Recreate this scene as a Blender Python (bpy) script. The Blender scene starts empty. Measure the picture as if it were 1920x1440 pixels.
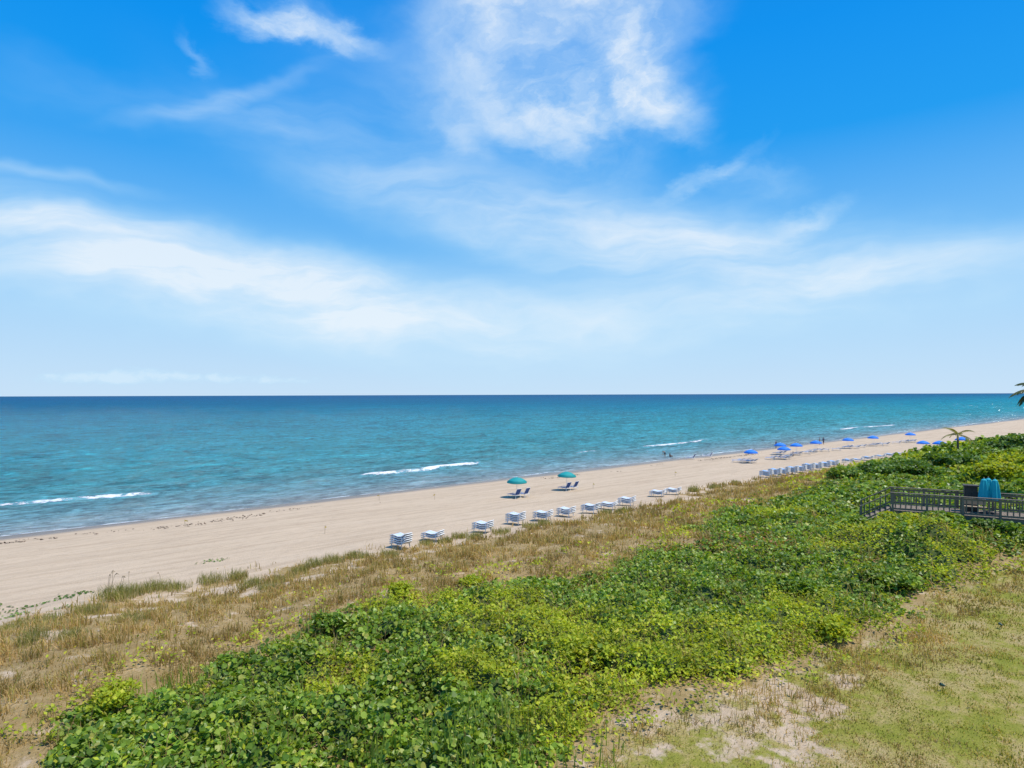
import bpy, bmesh, math, random
import numpy as np
from mathutils import Vector, Matrix
random.seed(7); rng = np.random.default_rng(7)
sc = bpy.context.scene; col = sc.collection
R = math.radians; PI = math.pi
# ------------------------------------------------------------------ camera numbers / shore frame
F = 1200.; CX = 960.; HY = 740.; H = 12.0; ROLL = R(0.18)
ANG = R(49.1); Dx, Dy = math.sin(ANG), math.cos(ANG); Nx, Ny = math.cos(ANG), -math.sin(ANG)
TH = PI/2-ANG
SEA = math.atan2(-Ny, -Nx)          # heading that faces the sea
def uv2xy(u, v): return u*Dx+v*Nx, u*Dy+v*Ny
def xy2uv(x, y): return x*Dx+y*Dy, x*Nx+y*Ny
# ------------------------------------------------------------------ noise
def _h(ix, iy, s):
    n = ix.astype(np.int64)*374761393 + iy.astype(np.int64)*668265263 + np.int64(s)*1442695
    n = n & 0xffffffff
    n = ((n ^ (n >> 13))*1274126177) & 0xffffffff
    n = n ^ (n >> 16)
    return (n & 0xffff)/65535.
def vnoise(x, y, s=0):
    x = np.asarray(x, float); y = np.asarray(y, float)
    x, y = np.broadcast_arrays(x, y)
    ix = np.floor(x); iy = np.floor(y); fx = x-ix; fy = y-iy
    fx = fx*fx*(3-2*fx); fy = fy*fy*(3-2*fy)
    a = _h(ix, iy, s); b = _h(ix+1, iy, s); c = _h(ix, iy+1, s); d = _h(ix+1, iy+1, s)
    return (a*(1-fx)+b*fx)*(1-fy)+(c*(1-fx)+d*fx)*fy
def fbm(x, y, s=0, o=4):
    t = 0; a = .5; w = 0
    x = np.asarray(x, float); y = np.asarray(y, float)
    for i in range(o):
        t = t+a*vnoise(x, y, s+i*17); w += a; a *= .5; x = x*2.03+3.1; y = y*2.03+7.7
    return t/w
def sm(x, a, b):
    t = np.clip((np.asarray(x, float)-a)/(b-a), 0, 1); return t*t*(3-2*t)
# ------------------------------------------------------------------ terrain
VP = [-400, -110, -90, -78, -70, -66, -60, -50, -40, -37, -32, -26, -12, -8, 60]
ZP = [-8, -2.2, -1.0, -.35, 0.0, .30, .55, .80, 1.05, 1.35, 2.1, 2.5, 2.6, 2.4, 2.4]
def zt(u, v):
    u = np.asarray(u, float); v = np.asarray(v, float)
    w = sm(v, -44, -38)*(1-sm(v, -14, -9))
    vv = v+w*2.2*(fbm(u*.09, v*.04+5, 3)-.5)*2
    z = np.interp(vv, VP, ZP)
    z = z+w*.55*(fbm(u*.22, v*.22, 11)-.5)*1.6
    z = z+sm(v, -69, -60)*(1-w)*.07*(fbm(u*.35, v*.6, 21)-.5)*2
    z = z+1.6*np.exp(-((u-43.3)/5.0)**2-((v+11.5)/5.2)**2)        # the rise the boardwalk crosses
    return z
_Y = np.geomspace(6, 3000, 5000)
def at(px, py, zoff=0.):
    dx = (px-CX)/F; dz = (HY-py)/F
    c, s = math.cos(ROLL), math.sin(ROLL)
    X = (dx*c+dz*s)*_Y; Z = H+(-dx*s+dz*c)*_Y
    u, v = xy2uv(X, _Y)
    i = int(np.argmax(Z < zt(u, v)+zoff))
    return float(X[i]), float(_Y[i]), float(zt(u[i], v[i]))
def atuv(px, py, zoff=0.):
    x, y, z = at(px, py, zoff); return xy2uv(x, y)
def edge(pts, zoff):
    q = sorted(atuv(a, b, zoff) for a, b in pts)
    U = np.array([a for a, b in q]); V = np.array([b for a, b in q])
    return lambda u: np.interp(u, U, V)
vt = edge([(0,1170),(180,1122),(360,1088),(560,1060),(740,1032),(880,1008),(1010,985),(1150,962),(1250,935),(1300,915),(1400,899),(1560,876),(1690,858),(1800,840)], 0)
vb = edge([(60,1440),(120,1335),(320,1275),(480,1205),(600,1155),(720,1105),(880,1080),(1080,1060),(1110,1045),(1290,998),(1340,950),(1480,928),(1560,885),(1700,855)], .3)
vf = edge([(1095,1440),(1140,1355),(1210,1315),(1310,1290),(1410,1278),(1490,1243),(1570,1213),(1650,1183),(1710,1135),(1730,1115),(1850,1065),(1920,1045)], .1)
def blobs(lst, zoff=0): return [(*atuv(a, b, zoff), r) for a, b, r in lst]
def blobmask(u, v, bl):
    m = np.zeros(np.shape(u))
    for a, b, r in bl: m = np.maximum(m, 1-sm(np.hypot(u-a, v-b)/r, .2, 1.4))
    return m
SANDP = blobs([(430,1105,1.7),(350,1100,1.4),(520,1098,1.2),(95,1190,.8),(45,1178,.7),(260,1145,1.2),(190,1155,1.0),(690,1045,1.3),(1330,940,2.6),(1290,935,2.),(1390,938,1.8),(640,1070,1.2),(860,1018,1.3),(580,1085,1.2),(760,1050,1.0),(120,1150,1.0),(300,1112,1.2),(480,1110,.9),(950,1000,1.0),(1080,978,1.2)])
LAWNP = blobs([(1400,1330,1.8),(1300,1345,1.5),(1470,1370,1.5),(1360,1390,1.6),(1480,1430,1.1),(1580,1275,.8),(1230,1390,1.1),(1200,1345,.8),(1440,1290,.9),(1540,1320,.9)])
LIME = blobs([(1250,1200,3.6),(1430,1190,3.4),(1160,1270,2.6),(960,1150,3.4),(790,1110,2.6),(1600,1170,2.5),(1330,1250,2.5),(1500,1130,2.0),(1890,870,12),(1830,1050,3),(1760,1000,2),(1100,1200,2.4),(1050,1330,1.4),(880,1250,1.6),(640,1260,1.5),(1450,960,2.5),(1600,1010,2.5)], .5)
RUST = blobs([(1350,1015,3.2),(1270,1015,2.2),(1430,1010,2.4)], .5)
def edist(u, v):
    wob = (fbm(u*.35, v*.35, 31)-.5)*4.6+(fbm(u*1.1, v*1.1, 33)-.5)*3.0
    return np.minimum(v-vb(u)+wob, (vf(u)-v)*1.6+wob*.6)
def thick(u, v): return sm(edist(u, v), -.5, 1.8)
def canopy(u, v):
    e = edist(u, v)
    tall = 1+.85*sm(u, 78, 112)
    under = 1-.75*np.exp(-((u-46.8)/1.9)**2)*sm(v, -18, -15)
    prof = .25+.75*sm(e, 0, 4.0)
    lump = np.maximum(.13, .12+.58*fbm(u*.38, v*.38, 41, 3)+1.5*(fbm(u*.85, v*.85, 43, 4)-.43))
    return sm(e, -.5, 1.2)*prof*lump*tall*under
def tuftn(u, v): return sm(fbm(u*1.5, v*1.5, 133, 3), .42, .66)
def grass_d(u, v):
    n = fbm(u*.5, v*.5, 51); n2 = fbm(u*1.6, v*1.6, 55)
    g = sm(v-vt(u)+(n-.5)*6+(n2-.5)*6, -.3, 3.2)*(1-.82*thick(u, v))*(1-sm(v-vf(u), -1.5, 0))
    return g*(1-.95*sm(blobmask(u, v, SANDP)*.9+(n2-.5)*2., .3, .7))*(.25+.75*tuftn(u, v))
def bare(u, v):
    n = fbm(u*.9, v*.9, 61); n2 = fbm(u*3., v*3., 63)
    p = blobmask(u, v, LAWNP)
    return sm(p*.9+(n-.5)*1.3*sm(p, .01, .25)+(n2-.5)*1.5*sm(p, .01, .3)+.25*sm(n, .6, .75), .2, 1.1)
def lawn_d(u, v):
    n = fbm(u*.9, v*.9, 61)
    return sm(v-vf(u)+(n-.5)*1.8, -.5, 1.2)*(1-.78*bare(u, v))
# ------------------------------------------------------------------ materials
def newmat(name):
    m = bpy.data.materials.new(name); m.use_nodes = True
    nt = m.node_tree; return m, nt, nt.nodes['Principled BSDF']
def nd(nt, t, **kw):
    n = nt.nodes.new(t)
    for k, v in kw.items(): setattr(n, k, v)
    return n
def setin(nt, s, v):
    if hasattr(v, 'is_output'): nt.links.new(v, s)
    else: s.default_value = v
def mth(nt, op, a, b=0., c=0., clamp=False):
    n = nd(nt, 'ShaderNodeMath', operation=op, use_clamp=clamp)
    for i, x in enumerate((a, b, c)): setin(nt, n.inputs[i], x)
    return n.outputs[0]
def rgba(c): return (c[0], c[1], c[2], 1)
def mixc(nt, f, a, b, mode='MIX'):
    n = nd(nt, 'ShaderNodeMix', data_type='RGBA', blend_type=mode)
    setin(nt, n.inputs[0], f)
    setin(nt, n.inputs[6], rgba(a) if isinstance(a, tuple) else a)
    setin(nt, n.inputs[7], rgba(b) if isinstance(b, tuple) else b)
    return n.outputs[2]
def ramp(nt, f, stops):
    n = nd(nt, 'ShaderNodeValToRGB'); cr = n.color_ramp
    while len(cr.elements) < len(stops): cr.elements.new(.5)
    for e, (p, c) in zip(cr.elements, stops): e.position = p; e.color = rgba(c)
    nt.links.new(f, n.inputs[0]); return n.outputs[0]
def noise(nt, vec, scale, detail=4, rough=.55, dist=0., out=0):
    n = nd(nt, 'ShaderNodeTexNoise'); n.inputs['Scale'].default_value = scale
    n.inputs['Detail'].default_value = detail; n.inputs['Roughness'].default_value = rough
    n.inputs['Distortion'].default_value = dist
    if vec is not None: nt.links.new(vec, n.inputs['Vector'])
    return n.outputs[out]
def mapr(nt, v, a, b, c=0., d=1., smooth=True):
    n = nd(nt, 'ShaderNodeMapRange', interpolation_type='SMOOTHSTEP' if smooth else 'LINEAR')
    setin(nt, n.inputs[0], v)
    for i, x in enumerate((a, b, c, d)): n.inputs[i+1].default_value = x
    return n.outputs[0]
def objco(nt, scale=(1,1,1)):
    tc = nd(nt, 'ShaderNodeTexCoord')
    mp = nd(nt, 'ShaderNodeMapping'); mp.inputs['Scale'].default_value = scale
    nt.links.new(tc.outputs['Object'], mp.inputs[0]); return mp.outputs[0]
def bump(nt, h, strength, dist):
    n = nd(nt, 'ShaderNodeBump'); n.inputs['Strength'].default_value = strength
    n.inputs['Distance'].default_value = dist; nt.links.new(h, n.inputs['Height']); return n.outputs[0]
def plain(name, c1, c2=None, rough=.6, scale=6., spec=.4, bmp=0):
    m, nt, p = newmat(name); c2 = c2 or tuple(x*.75 for x in c1)
    n = noise(nt, objco(nt), scale, 3)
    nt.links.new(mixc(nt, n, c1, c2), p.inputs['Base Color'])
    p.inputs['Roughness'].default_value = rough; p.inputs['Specular IOR Level'].default_value = spec
    if bmp: nt.links.new(bump(nt, n, .4, bmp), p.inputs['Normal'])
    return m
def leafmat(name, stops, trans=.35, rough=.5, clump=(.75, 1.2), cs=.45, spec=.22):
    m, nt, p = newmat(name)
    g = nd(nt, 'ShaderNodeNewGeometry')
    c = ramp(nt, g.outputs['Random Per Island'], stops)
    n = noise(nt, objco(nt), cs, 2)
    k = mapr(nt, n, .3, .7, clump[0], clump[1])
    hs = nd(nt, 'ShaderNodeHueSaturation'); nt.links.new(c, hs.inputs['Color']); nt.links.new(k, hs.inputs['Value'])
    c = hs.outputs[0]
    nt.links.new(c, p.inputs['Base Color']); p.inputs['Roughness'].default_value = rough
    p.inputs['Specular IOR Level'].default_value = spec
    t = nd(nt, 'ShaderNodeBsdfTranslucent'); nt.links.new(mixc(nt, 1., c, (1.35, 1.25, .5), 'MULTIPLY'), t.inputs[0])
    mx = nd(nt, 'ShaderNodeMixShader'); mx.inputs[0].default_value = trans
    nt.links.new(p.outputs[0], mx.inputs[1]); nt.links.new(t.outputs[0], mx.inputs[2])
    nt.links.new(mx.outputs[0], nt.nodes['Material Output'].inputs[0]); return m
def attr(nt, name):
    n = nd(nt, 'ShaderNodeAttribute'); n.attribute_name = name; return n.outputs['Fac']

# ground
def ground_mat():
    m, nt, p = newmat('ground_sand_soil_lawn')
    co = objco(nt); cs = objco(nt, (.06, 1., 1.)); cm = objco(nt, (.3, 1, 1))
    fine = noise(nt, co, 9, 6, .7); med = noise(nt, co, 1.3, 5, .6); big = noise(nt, co, .12, 4)
    lines = noise(nt, cs, 1.1, 6, .65, .6); foot = noise(nt, cm, 2.6, 4, .65)
    sand = mixc(nt, big, (.495, .372, .25), (.56, .428, .298))
    sand = mixc(nt, mapr(nt, lines, .42, .72, 0, .85), sand, (.41, .30, .198))
    sand = mixc(nt, mapr(nt, fine, .5, .8, 0, .4), sand, (.33, .24, .16))
    sand = mixc(nt, mapr(nt, foot, .50, .70, 0, .5), sand, (.375, .275, .185))
    wr = mth(nt, 'MULTIPLY', attr(nt, 'wrack'), mapr(nt, noise(nt, cm, 1.7, 8, .75), .58, .68))
    sand = mixc(nt, mth(nt, 'MULTIPLY', wr, .45), sand, (.16, .11, .07))
    wet = attr(nt, 'wet')
    sand = mixc(nt, wet, sand, (.20, .155, .115))
    litter = ramp(nt, med, [(.3, (.24, .16, .065)), (.5, (.34, .235, .105)), (.7, (.43, .31, .165))])
    litter = mixc(nt, mapr(nt, fine, .4, .65), litter, (.26, .18, .07))
    c = mixc(nt, mapr(nt, mth(nt, 'ADD', attr(nt, 'veg'), mth(nt, 'MULTIPLY_ADD', noise(nt, co, 2.6, 6, .7), 1.7, -.85)), .2, .8), sand, litter)
    lawn = ramp(nt, noise(nt, co, .55, 6, .72), [(.34, (.17, .19, .018)), (.47, (.25, .235, .034)), (.56, (.37, .28, .10)), (.68, (.43, .31, .16))])
    lawn = mixc(nt, mapr(nt, noise(nt, co, 22, 4), .42, .62, 0, .6), lawn, (.155, .16, .02))
    c = mixc(nt, mapr(nt, mth(nt, 'ADD', attr(nt, 'lawn'), mth(nt, 'MULTIPLY_ADD', noise(nt, co, 4.5, 7, .75), 2.2, -1.1)), .15, .85), c, lawn)
    nt.links.new(c, p.inputs['Base Color'])
    nt.links.new(mapr(nt, wet, 0, 1, .9, .3), p.inputs['Roughness'])
    p.inputs['Specular IOR Level'].default_value = .2
    h = mth(nt, 'ADD', mth(nt, 'MULTIPLY', foot, 1.), mth(nt, 'MULTIPLY', fine, .5))
    nt.links.new(bump(nt, h, .7, .2), p.inputs['Normal'])
    return m
GM = ground_mat()
def axis(segs):
    out = []
    for a, b, s in segs: out += list(np.arange(a, b-1e-6, s))
    out.append(segs[-1][1]); return np.array(out)
gu = axis([(-80, -5, 2), (-5, 12, .35), (12, 48, .22), (48, 85, .35), (85, 430, 1.6), (430, 3000, 60)])
gv = axis([(-130, -82, 4), (-82, -42, .6), (-42, -14, .3), (-14, 0, .2), (0, 60, 2.5)])
GU, GV = np.meshgrid(gu, gv, indexing='ij'); GZ = zt(GU, GV)
A_veg = sm(GV-vt(GU)+(fbm(GU*.5, GV*.5, 51)-.5)*6+(fbm(GU*1.6, GV*1.6, 55)-.5)*6, -.5, 2.8)*(1-sm(blobmask(GU, GV, SANDP)*.9+(fbm(GU*1.6, GV*1.6, 55)-.5)*2., .2, .75))*(1-sm(GV-vf(GU)+(fbm(GU*.9, GV*.9, 61)-.5)*2, -.3, 1.2))
A_veg = np.maximum(A_veg, .34*sm(GV-vf(GU), -1, 1))
A_lawn = sm(GV-vf(GU)+(fbm(GU*.9, GV*.9, 61)-.5)*1.8, -.5, 1.2)*(1-bare(GU, GV))
A_wet = 1-sm(GV+1.6*(fbm(GU*.07, GV*0, 71)-.5)*2, -68.4, -65.4)
A_wr = np.exp(-((GV+63.2+2.5*(fbm(GU*.05, GV*0, 73)-.5)*2)/.7)**2)*sm(fbm(GU*.08, GV*0, 75), .4, .6)+.5*np.exp(-((GV+59+3*(fbm(GU*.04, GV*0, 77)-.5)*2)/.5)**2)
def mesh_np(name, chunks, mats, parent=None, attrs=None, smooth=False):
    vs = []; loops = []; starts = []; mi = []; off = 0; lo = 0
    for V, Fc, k in chunks:
        V = np.asarray(V, np.float32); Fc = np.asarray(Fc)
        vs.append(V); loops.append((Fc+off).ravel()); n, s = Fc.shape
        starts.append(lo+np.arange(n)*s); mi.append(np.full(n, k)); off += len(V); lo += n*s
    V = np.concatenate(vs); L = np.concatenate(loops).astype(np.int32); S = np.concatenate(starts).astype(np.int32); M = np.concatenate(mi).astype(np.int32)
    me = bpy.data.meshes.new(name)
    me.vertices.add(len(V)); me.vertices.foreach_set('co', V.ravel())
    me.loops.add(len(L)); me.loops.foreach_set('vertex_index', L)
    me.polygons.add(len(S)); me.polygons.foreach_set('loop_start', S)
    for m in mats: me.materials.append(m)
    me.polygons.foreach_set('material_index', M)
    me.polygons.foreach_set('use_smooth', np.full(len(S), smooth))
    me.update(calc_edges=True)
    if attrs:
        for k, a in attrs.items():
            at_ = me.attributes.new(k, 'FLOAT', 'POINT'); at_.data.foreach_set('value', np.asarray(a, np.float32).ravel())
    o = bpy.data.objects.new(name, me); col.objects.link(o); o.parent = parent; return o
def tag(o, label, cat=None, group=None, kind=None):
    o['label'] = label
    if cat: o['category'] = cat
    if group: o['group'] = group
    if kind: o['kind'] = kind
    return o
def gridfaces(n, m):
    i, j = np.meshgrid(np.arange(n-1), np.arange(m-1), indexing='ij')
    a = (i*m+j).ravel(); return np.stack([a, a+1, a+m+1, a+m], 1)
GF = gridfaces(len(gu), len(gv))
cu = GU.ravel()[GF].mean(1); cv = GV.ravel()[GF].mean(1)
reg = np.where(cv < vt(cu), 0, np.where(cv > vf(cu), 2, 1))
P3 = np.stack([GU.ravel(), -GV.ravel(), GZ.ravel()], 1)
def face_up(o):
    me = o.data
    if me.polygons[len(me.polygons)//2].normal.z < 0: me.flip_normals()
for r, nm, lb, ct in ((0, 'beach', 'wide pale sand beach raked smooth beside the sea', 'beach'), (1, 'dune', 'low sandy dune under brown grass and green thicket', 'dune'), (2, 'lawn', 'yellow green lawn with bare sandy patch at bottom right', 'lawn')):
    f = GF[reg == r]; ids, inv = np.unique(f, return_inverse=True)
    o = mesh_np(nm, [(P3[ids], inv.reshape(f.shape), 0)], [GM], attrs=dict(veg=A_veg.ravel()[ids], lawn=A_lawn.ravel()[ids], wet=A_wet.ravel()[ids], wrack=A_wr.ravel()[ids]), smooth=True)
    face_up(o); o.rotation_euler.z = TH; tag(o, lb, ct, kind='structure')

# ------------------------------------------------------------------ sea
def pl0(px, py):      # a point of the water plane
    dx = (px-CX)/F; dz = (HY-py)/F
    y = -H/(-dx*math.sin(ROLL)+dz); return xy2uv(dx*y, y)
WAVES = [([(640,897),(780,885),(920,868)], .45, 1.3), ([(-80,958),(0,950),(150,938),(330,922)], .40, 1.1),
         ([(1070,849),(1140,845)], .25, 1.2), ([(1180,841),(1250,835),(1345,823)], .34, 1.3),
         ([(1560,807),(1610,802),(1690,797)], .25, 1.3)]
WUV = []
for pts, hh, wd in WAVES:
    q = sorted(pl0(a, b) for a, b in pts)
    WUV.append((np.array([a for a, b in q]), np.array([b for a, b in q]), hh, wd))
def sea_z(u, v):
    s = -v-70
    ph = (v+3.5*(fbm(u*.02, v*.02, 81)-.5)*2)*2*PI/11.
    a = .15*sm(s, 2, 25)*(1-sm(s, 150, 400))
    z = a*np.sin(ph)*(.3+1.2*fbm(u*.03, v*.05, 83))+.34*(fbm(u*.2, v*.4, 85)-.5)*sm(s, 0, 20)*(1-sm(s, 250, 500))
    for U, V, hh, wd in WUV:
        vc = np.interp(u, U, V); e = sm(u, U[0]-2, U[0]+6)*(1-sm(u, U[-1]-6, U[-1]+2))
        d = v-vc; z = z+hh*e*np.exp(-(np.where(d > 0, d/.55, d/1.9))**2)
    return z
def water_mat():
    m, nt, p = newmat('sea_water'); nt.nodes.remove(p)
    co = objco(nt); sp = nd(nt, 'ShaderNodeSeparateXYZ'); nt.links.new(co, sp.inputs[0])
    s = mth(nt, 'SUBTRACT', sp.outputs[1], 70.)
    n1 = noise(nt, objco(nt, (.35, 1, 1)), .012, 4, .6)
    n2 = noise(nt, objco(nt, (.3, 1, 1)), .07, 4, .6)
    s = mth(nt, 'MULTIPLY', s, mth(nt, 'ADD', mth(nt, 'MULTIPLY', n1, 1.4), mth(nt, 'MULTIPLY_ADD', n2, .5, .05)))
    s = mth(nt, 'MAXIMUM', s, 0.)
    f = mth(nt, 'LOGARITHM', mth(nt, 'ADD', s, 1.), 3001.)
    c = ramp(nt, f, [(0, (.25, .27, .255)), (.22, (.14, .25, .265)), (.33, (.07, .23, .26)), (.43, (.030, .225, .258)), (.52, (.012, .215, .255)), (.62, (.007, .19, .245)), (.72, (.005, .148, .22)), (.84, (.005, .098, .18)), (1., (.004, .074, .165))])
    ch = noise(nt, objco(nt, (.5, 1, 1)), 1.1, 5, .74, .5)
    ch2 = noise(nt, objco(nt, (.45, 1, 1)), .27, 7, .78, .6)
    ch3 = noise(nt, objco(nt, (.3, 1, 1)), .05, 5, .65, .3)
    k = mth(nt, 'MULTIPLY', mth(nt, 'MULTIPLY', mapr(nt, ch, .38, .62, .5, 1.5, False), mapr(nt, ch2, .36, .64, .54, 1.46, False)), mapr(nt, ch3, .34, .66, .86, 1.14, False))
    hs = nd(nt, 'ShaderNodeHueSaturation'); nt.links.new(c, hs.inputs['Color']); nt.links.new(k, hs.inputs['Value'])
    d = nd(nt, 'ShaderNodeBsdfDiffuse'); nt.links.new(hs.outputs[0], d.inputs[0])
    g = nd(nt, 'ShaderNodeBsdfGlossy'); g.inputs['Roughness'].default_value = .16
    b = bump(nt, mth(nt, 'ADD', ch2, mth(nt, 'MULTIPLY', ch, .4)), 1., 1.5); nt.links.new(b, g.inputs['Normal']); nt.links.new(b, d.inputs['Normal'])
    mx = nd(nt, 'ShaderNodeMixShader'); nt.links.new(mapr(nt, s, 0, 30, .18, .10), mx.inputs[0])
    nt.links.new(d.outputs[0], mx.inputs[1]); nt.links.new(g.outputs[0], mx.inputs[2])
    nt.links.new(mx.outputs[0], nt.nodes['Material Output'].inputs[0]); return m
def geo(a, b, n): return list(np.geomspace(a, b, n))
su = np.array([-x for x in geo(60000, 60, 30)]+list(np.arange(-50, 430, 1.5))+geo(440, 60000, 30))
sv = np.array([-x for x in geo(60000, 330, 40)]+list(np.arange(-320, -170, 2.))+list(np.arange(-170, -58, .45)))
SU, SV = np.meshgrid(su, sv, indexing='ij'); SZ = sea_z(SU, SV)
water = mesh_np('sea', [(np.stack([SU.ravel(), -SV.ravel(), SZ.ravel()], 1), gridfaces(len(su), len(sv)), 0)], [water_mat()], smooth=True)
face_up(water)
water.rotation_euler.z = TH; tag(water, 'open sea turning from pale teal at the shore to deep blue', 'sea', kind='structure')
def foam_mat(name, lo, hi, sc_):
    m, nt, p = newmat(name)
    n = noise(nt, objco(nt, (.5, 1, 1)), sc_, 6, .7, .5)
    a = mth(nt, 'ADD', n, mth(nt, 'MULTIPLY_ADD', attr(nt, 'core'), .7, -.45))
    al = mapr(nt, a, lo, hi, 0, .9)
    p.inputs['Base Color'].default_value = (.72, .76, .77, 1); p.inputs['Roughness'].default_value = .8
    nt.links.new(al, p.inputs['Alpha']); return m
FM = foam_mat('sea_foam', .45, .76, 1.9); FM2 = foam_mat('swash_foam', .46, .70, 1.2)
def foam_strip(u0, u1, vc, w0, w1, core, m, nu, nv=9, lift=.03):
    u = np.linspace(u0, u1, nu); t = np.linspace(0, 1, nv); U, T = np.meshgrid(u, t, indexing='ij')
    V = vc(U)-w0+T*(w0+w1); Z = np.maximum(sea_z(U, V), zt(U, V))+lift
    o = mesh_np('foam', [(np.stack([U.ravel(), -V.ravel(), Z.ravel()], 1), gridfaces(nu, nv), 0)], [m], parent=water, attrs=dict(core=core(U, T)), smooth=True)
    face_up(o)
for U, V, hh, wd in WUV:
    ln = U[-1]-U[0]
    cf = lambda u, t, U=U, ln=ln: np.clip(1.25-np.abs(t-.64)*2.6, 0, 1)*sm(u, U[0], U[0]+ln*.15)*(1-sm(u, U[-1]-ln*.18, U[-1]))*(.55+.75*fbm(u*.3, t*0, 91))
    foam_strip(U[0]-1, U[-1]+1, lambda u, U=U, V=V: np.interp(u, U, V)+1.2*(fbm(u*.2, u*0, 93)-.5), wd, 1.0, cf, FM, max(20, int(ln*1.5)))
vshore = lambda u: -70.3+1.6*(fbm(u*.07, u*0, 71)-.5)*2
foam_strip(-40, 420, vshore, 1.8, .8, lambda u, t: np.clip(1-np.abs(t-.72)*2.8, 0, 1)*(.52+.6*fbm(u*.12, t*0, 95)), FM2, 700)
for k, off in enumerate((3.2, 5.5, 8.5, 12.5)):
    foam_strip(-40, 420, lambda u, off=off, k=k: -70-off+2.0*(fbm(u*.05, u*0, 97+k)-.5)*2, 1.3, .5, lambda u, t, k=k: np.clip(1-np.abs(t-.6)*3, 0, 1)*sm(fbm(u*.06, t*0, 101+k), .38, .65)*.66, FM2, 700)

# ------------------------------------------------------------------ leaves and blades
def unit(a): return a/np.linalg.norm(a, axis=1, keepdims=True)
def leaves(Pt, size, k=6, tilt=.6, elong=1., fold=.25):
    n = len(Pt)
    N = unit(np.concatenate([rng.normal(0, tilt, (n, 2)), np.ones((n, 1))], 1))
    A = rng.normal(0, 1, (n, 3)); T = unit(A-N*(A*N).sum(1, keepdims=True)); B = np.cross(N, T)
    a = np.arange(k)*2*PI/k
    ca = np.cos(a)[None, :, None]; sa = np.sin(a)[None, :, None]; s = np.asarray(size).reshape(-1, 1, 1)
    V = Pt[:, None, :]+s*(T[:, None]*ca*elong+B[:, None]*sa+N[:, None]*np.abs(sa)*fold)
    return V.reshape(-1, 3), np.arange(n*k).reshape(n, k)
def blades(Pt, length, width, lean=.5):
    n = len(Pt); az = rng.uniform(0, 2*PI, n); d = np.stack([np.cos(az), np.sin(az), np.zeros(n)], 1)
    az2 = rng.uniform(0, 2*PI, n); w = np.stack([np.cos(az2), np.sin(az2), np.zeros(n)], 1)*np.reshape(width, (-1, 1))*.5
    L = np.reshape(length, (-1, 1)); le = np.abs(rng.normal(0, lean, (n, 1)))
    up = np.array([[0, 0, 1.]])
    mid = Pt+L*(.55*up+.25*le*d); tip = Pt+L*((1-.25*np.minimum(le, 2))*up+.8*le*d)
    V = np.stack([Pt-w, Pt+w, mid+w*.8, mid-w*.8, tip], 1).reshape(-1, 3)
    b = (np.arange(n)*5)[:, None]
    Fc = np.concatenate([b+np.array([[0, 1, 2]]), b+np.array([[0, 2, 3]]), b+np.array([[3, 2, 4]])]); return V, Fc
def world(u, v, z): x, y = uv2xy(u, v); return np.stack([x, y, z], 1)
def camd(u, v): x, y = uv2xy(u, v); return np.sqrt(x*x+y*y+81)
GRAPE = leafmat('sea_grape_leaf', [(0, (.09, .165, .016)), (.35, (.155, .255, .022)), (.7, (.235, .345, .034)), (.9, (.34, .43, .06)), (1, (.44, .42, .09))], .36, .40, (.72, 1.22), .6, .32)
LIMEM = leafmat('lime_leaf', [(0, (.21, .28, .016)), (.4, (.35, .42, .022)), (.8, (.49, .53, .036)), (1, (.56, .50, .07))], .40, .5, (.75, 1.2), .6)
DARKM = leafmat('dark_leaf', [(0, (.06, .125, .016)), (.5, (.11, .20, .024)), (1, (.19, .29, .04))], .35, .45, (.75, 1.2), .45, .3)
RUSTM = leafmat('russet_leaf', [(0, (.28, .14, .04)), (.6, (.36, .22, .07)), (1, (.40, .14, .05))], .3, .5)
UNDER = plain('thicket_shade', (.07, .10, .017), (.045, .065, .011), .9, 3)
DRY = leafmat('dry_grass_blade', [(0, (.32, .205, .075)), (.3, (.48, .32, .125)), (.6, (.58, .41, .19)), (.78, (.42, .31, .08)), (.92, (.31, .31, .05)), (1, (.66, .51, .30))], .38, .7, (.74, 1.2), .3)
OATS = leafmat('sea_oat_blade', [(0, (.22, .24, .05)), (.5, (.34, .32, .09)), (.8, (.48, .38, .18)), (1, (.56, .45, .25))], .35, .7)
LAWN = leafmat('lawn_blade', [(0, (.18, .21, .02)), (.4, (.29, .295, .03)), (.65, (.44, .36, .08)), (1, (.56, .42, .18))], .35, .6, (.68, 1.2), .6)
REED = leafmat('green_reed', [(0, (.15, .24, .03)), (.6, (.26, .35, .05)), (1, (.40, .40, .10))], .35, .5)
N = 1100000
u = rng.uniform(-8, 150, N); v = rng.uniform(-42, -5, N); d = camd(u, v)
keep = rng.random(N) < np.clip((23./d)**1.25, .05, 1); u = u[keep]; v = v[keep]; d = d[keep]
hc = canopy(u, v); k = hc > .03; u = u[k]; v = v[k]; d = d[k]; hc = hc[k]
k = rng.random(len(u)) < .12+.88*sm(thick(u, v), .05, .8)*(.5+.5*sm(fbm(u*1.3, v*1.3, 125), .3, .5)); u = u[k]; v = v[k]; d = d[k]; hc = hc[k]
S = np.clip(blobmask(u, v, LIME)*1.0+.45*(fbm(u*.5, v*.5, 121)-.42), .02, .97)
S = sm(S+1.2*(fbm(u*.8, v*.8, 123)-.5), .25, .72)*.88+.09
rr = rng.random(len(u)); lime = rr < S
z = zt(u, v)+hc*(1-.45*rng.random(len(u))**2.2)+rng.normal(0, .07, len(u))
rad = np.clip(.0021*d, .076, .30)*rng.uniform(.5, 1.4, len(u))
rust = (rng.random(len(u)) < .34*blobmask(u, v, RUST)+.001) & ~lime
Pw = world(u, v, z)
g = ~lime & ~rust
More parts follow.
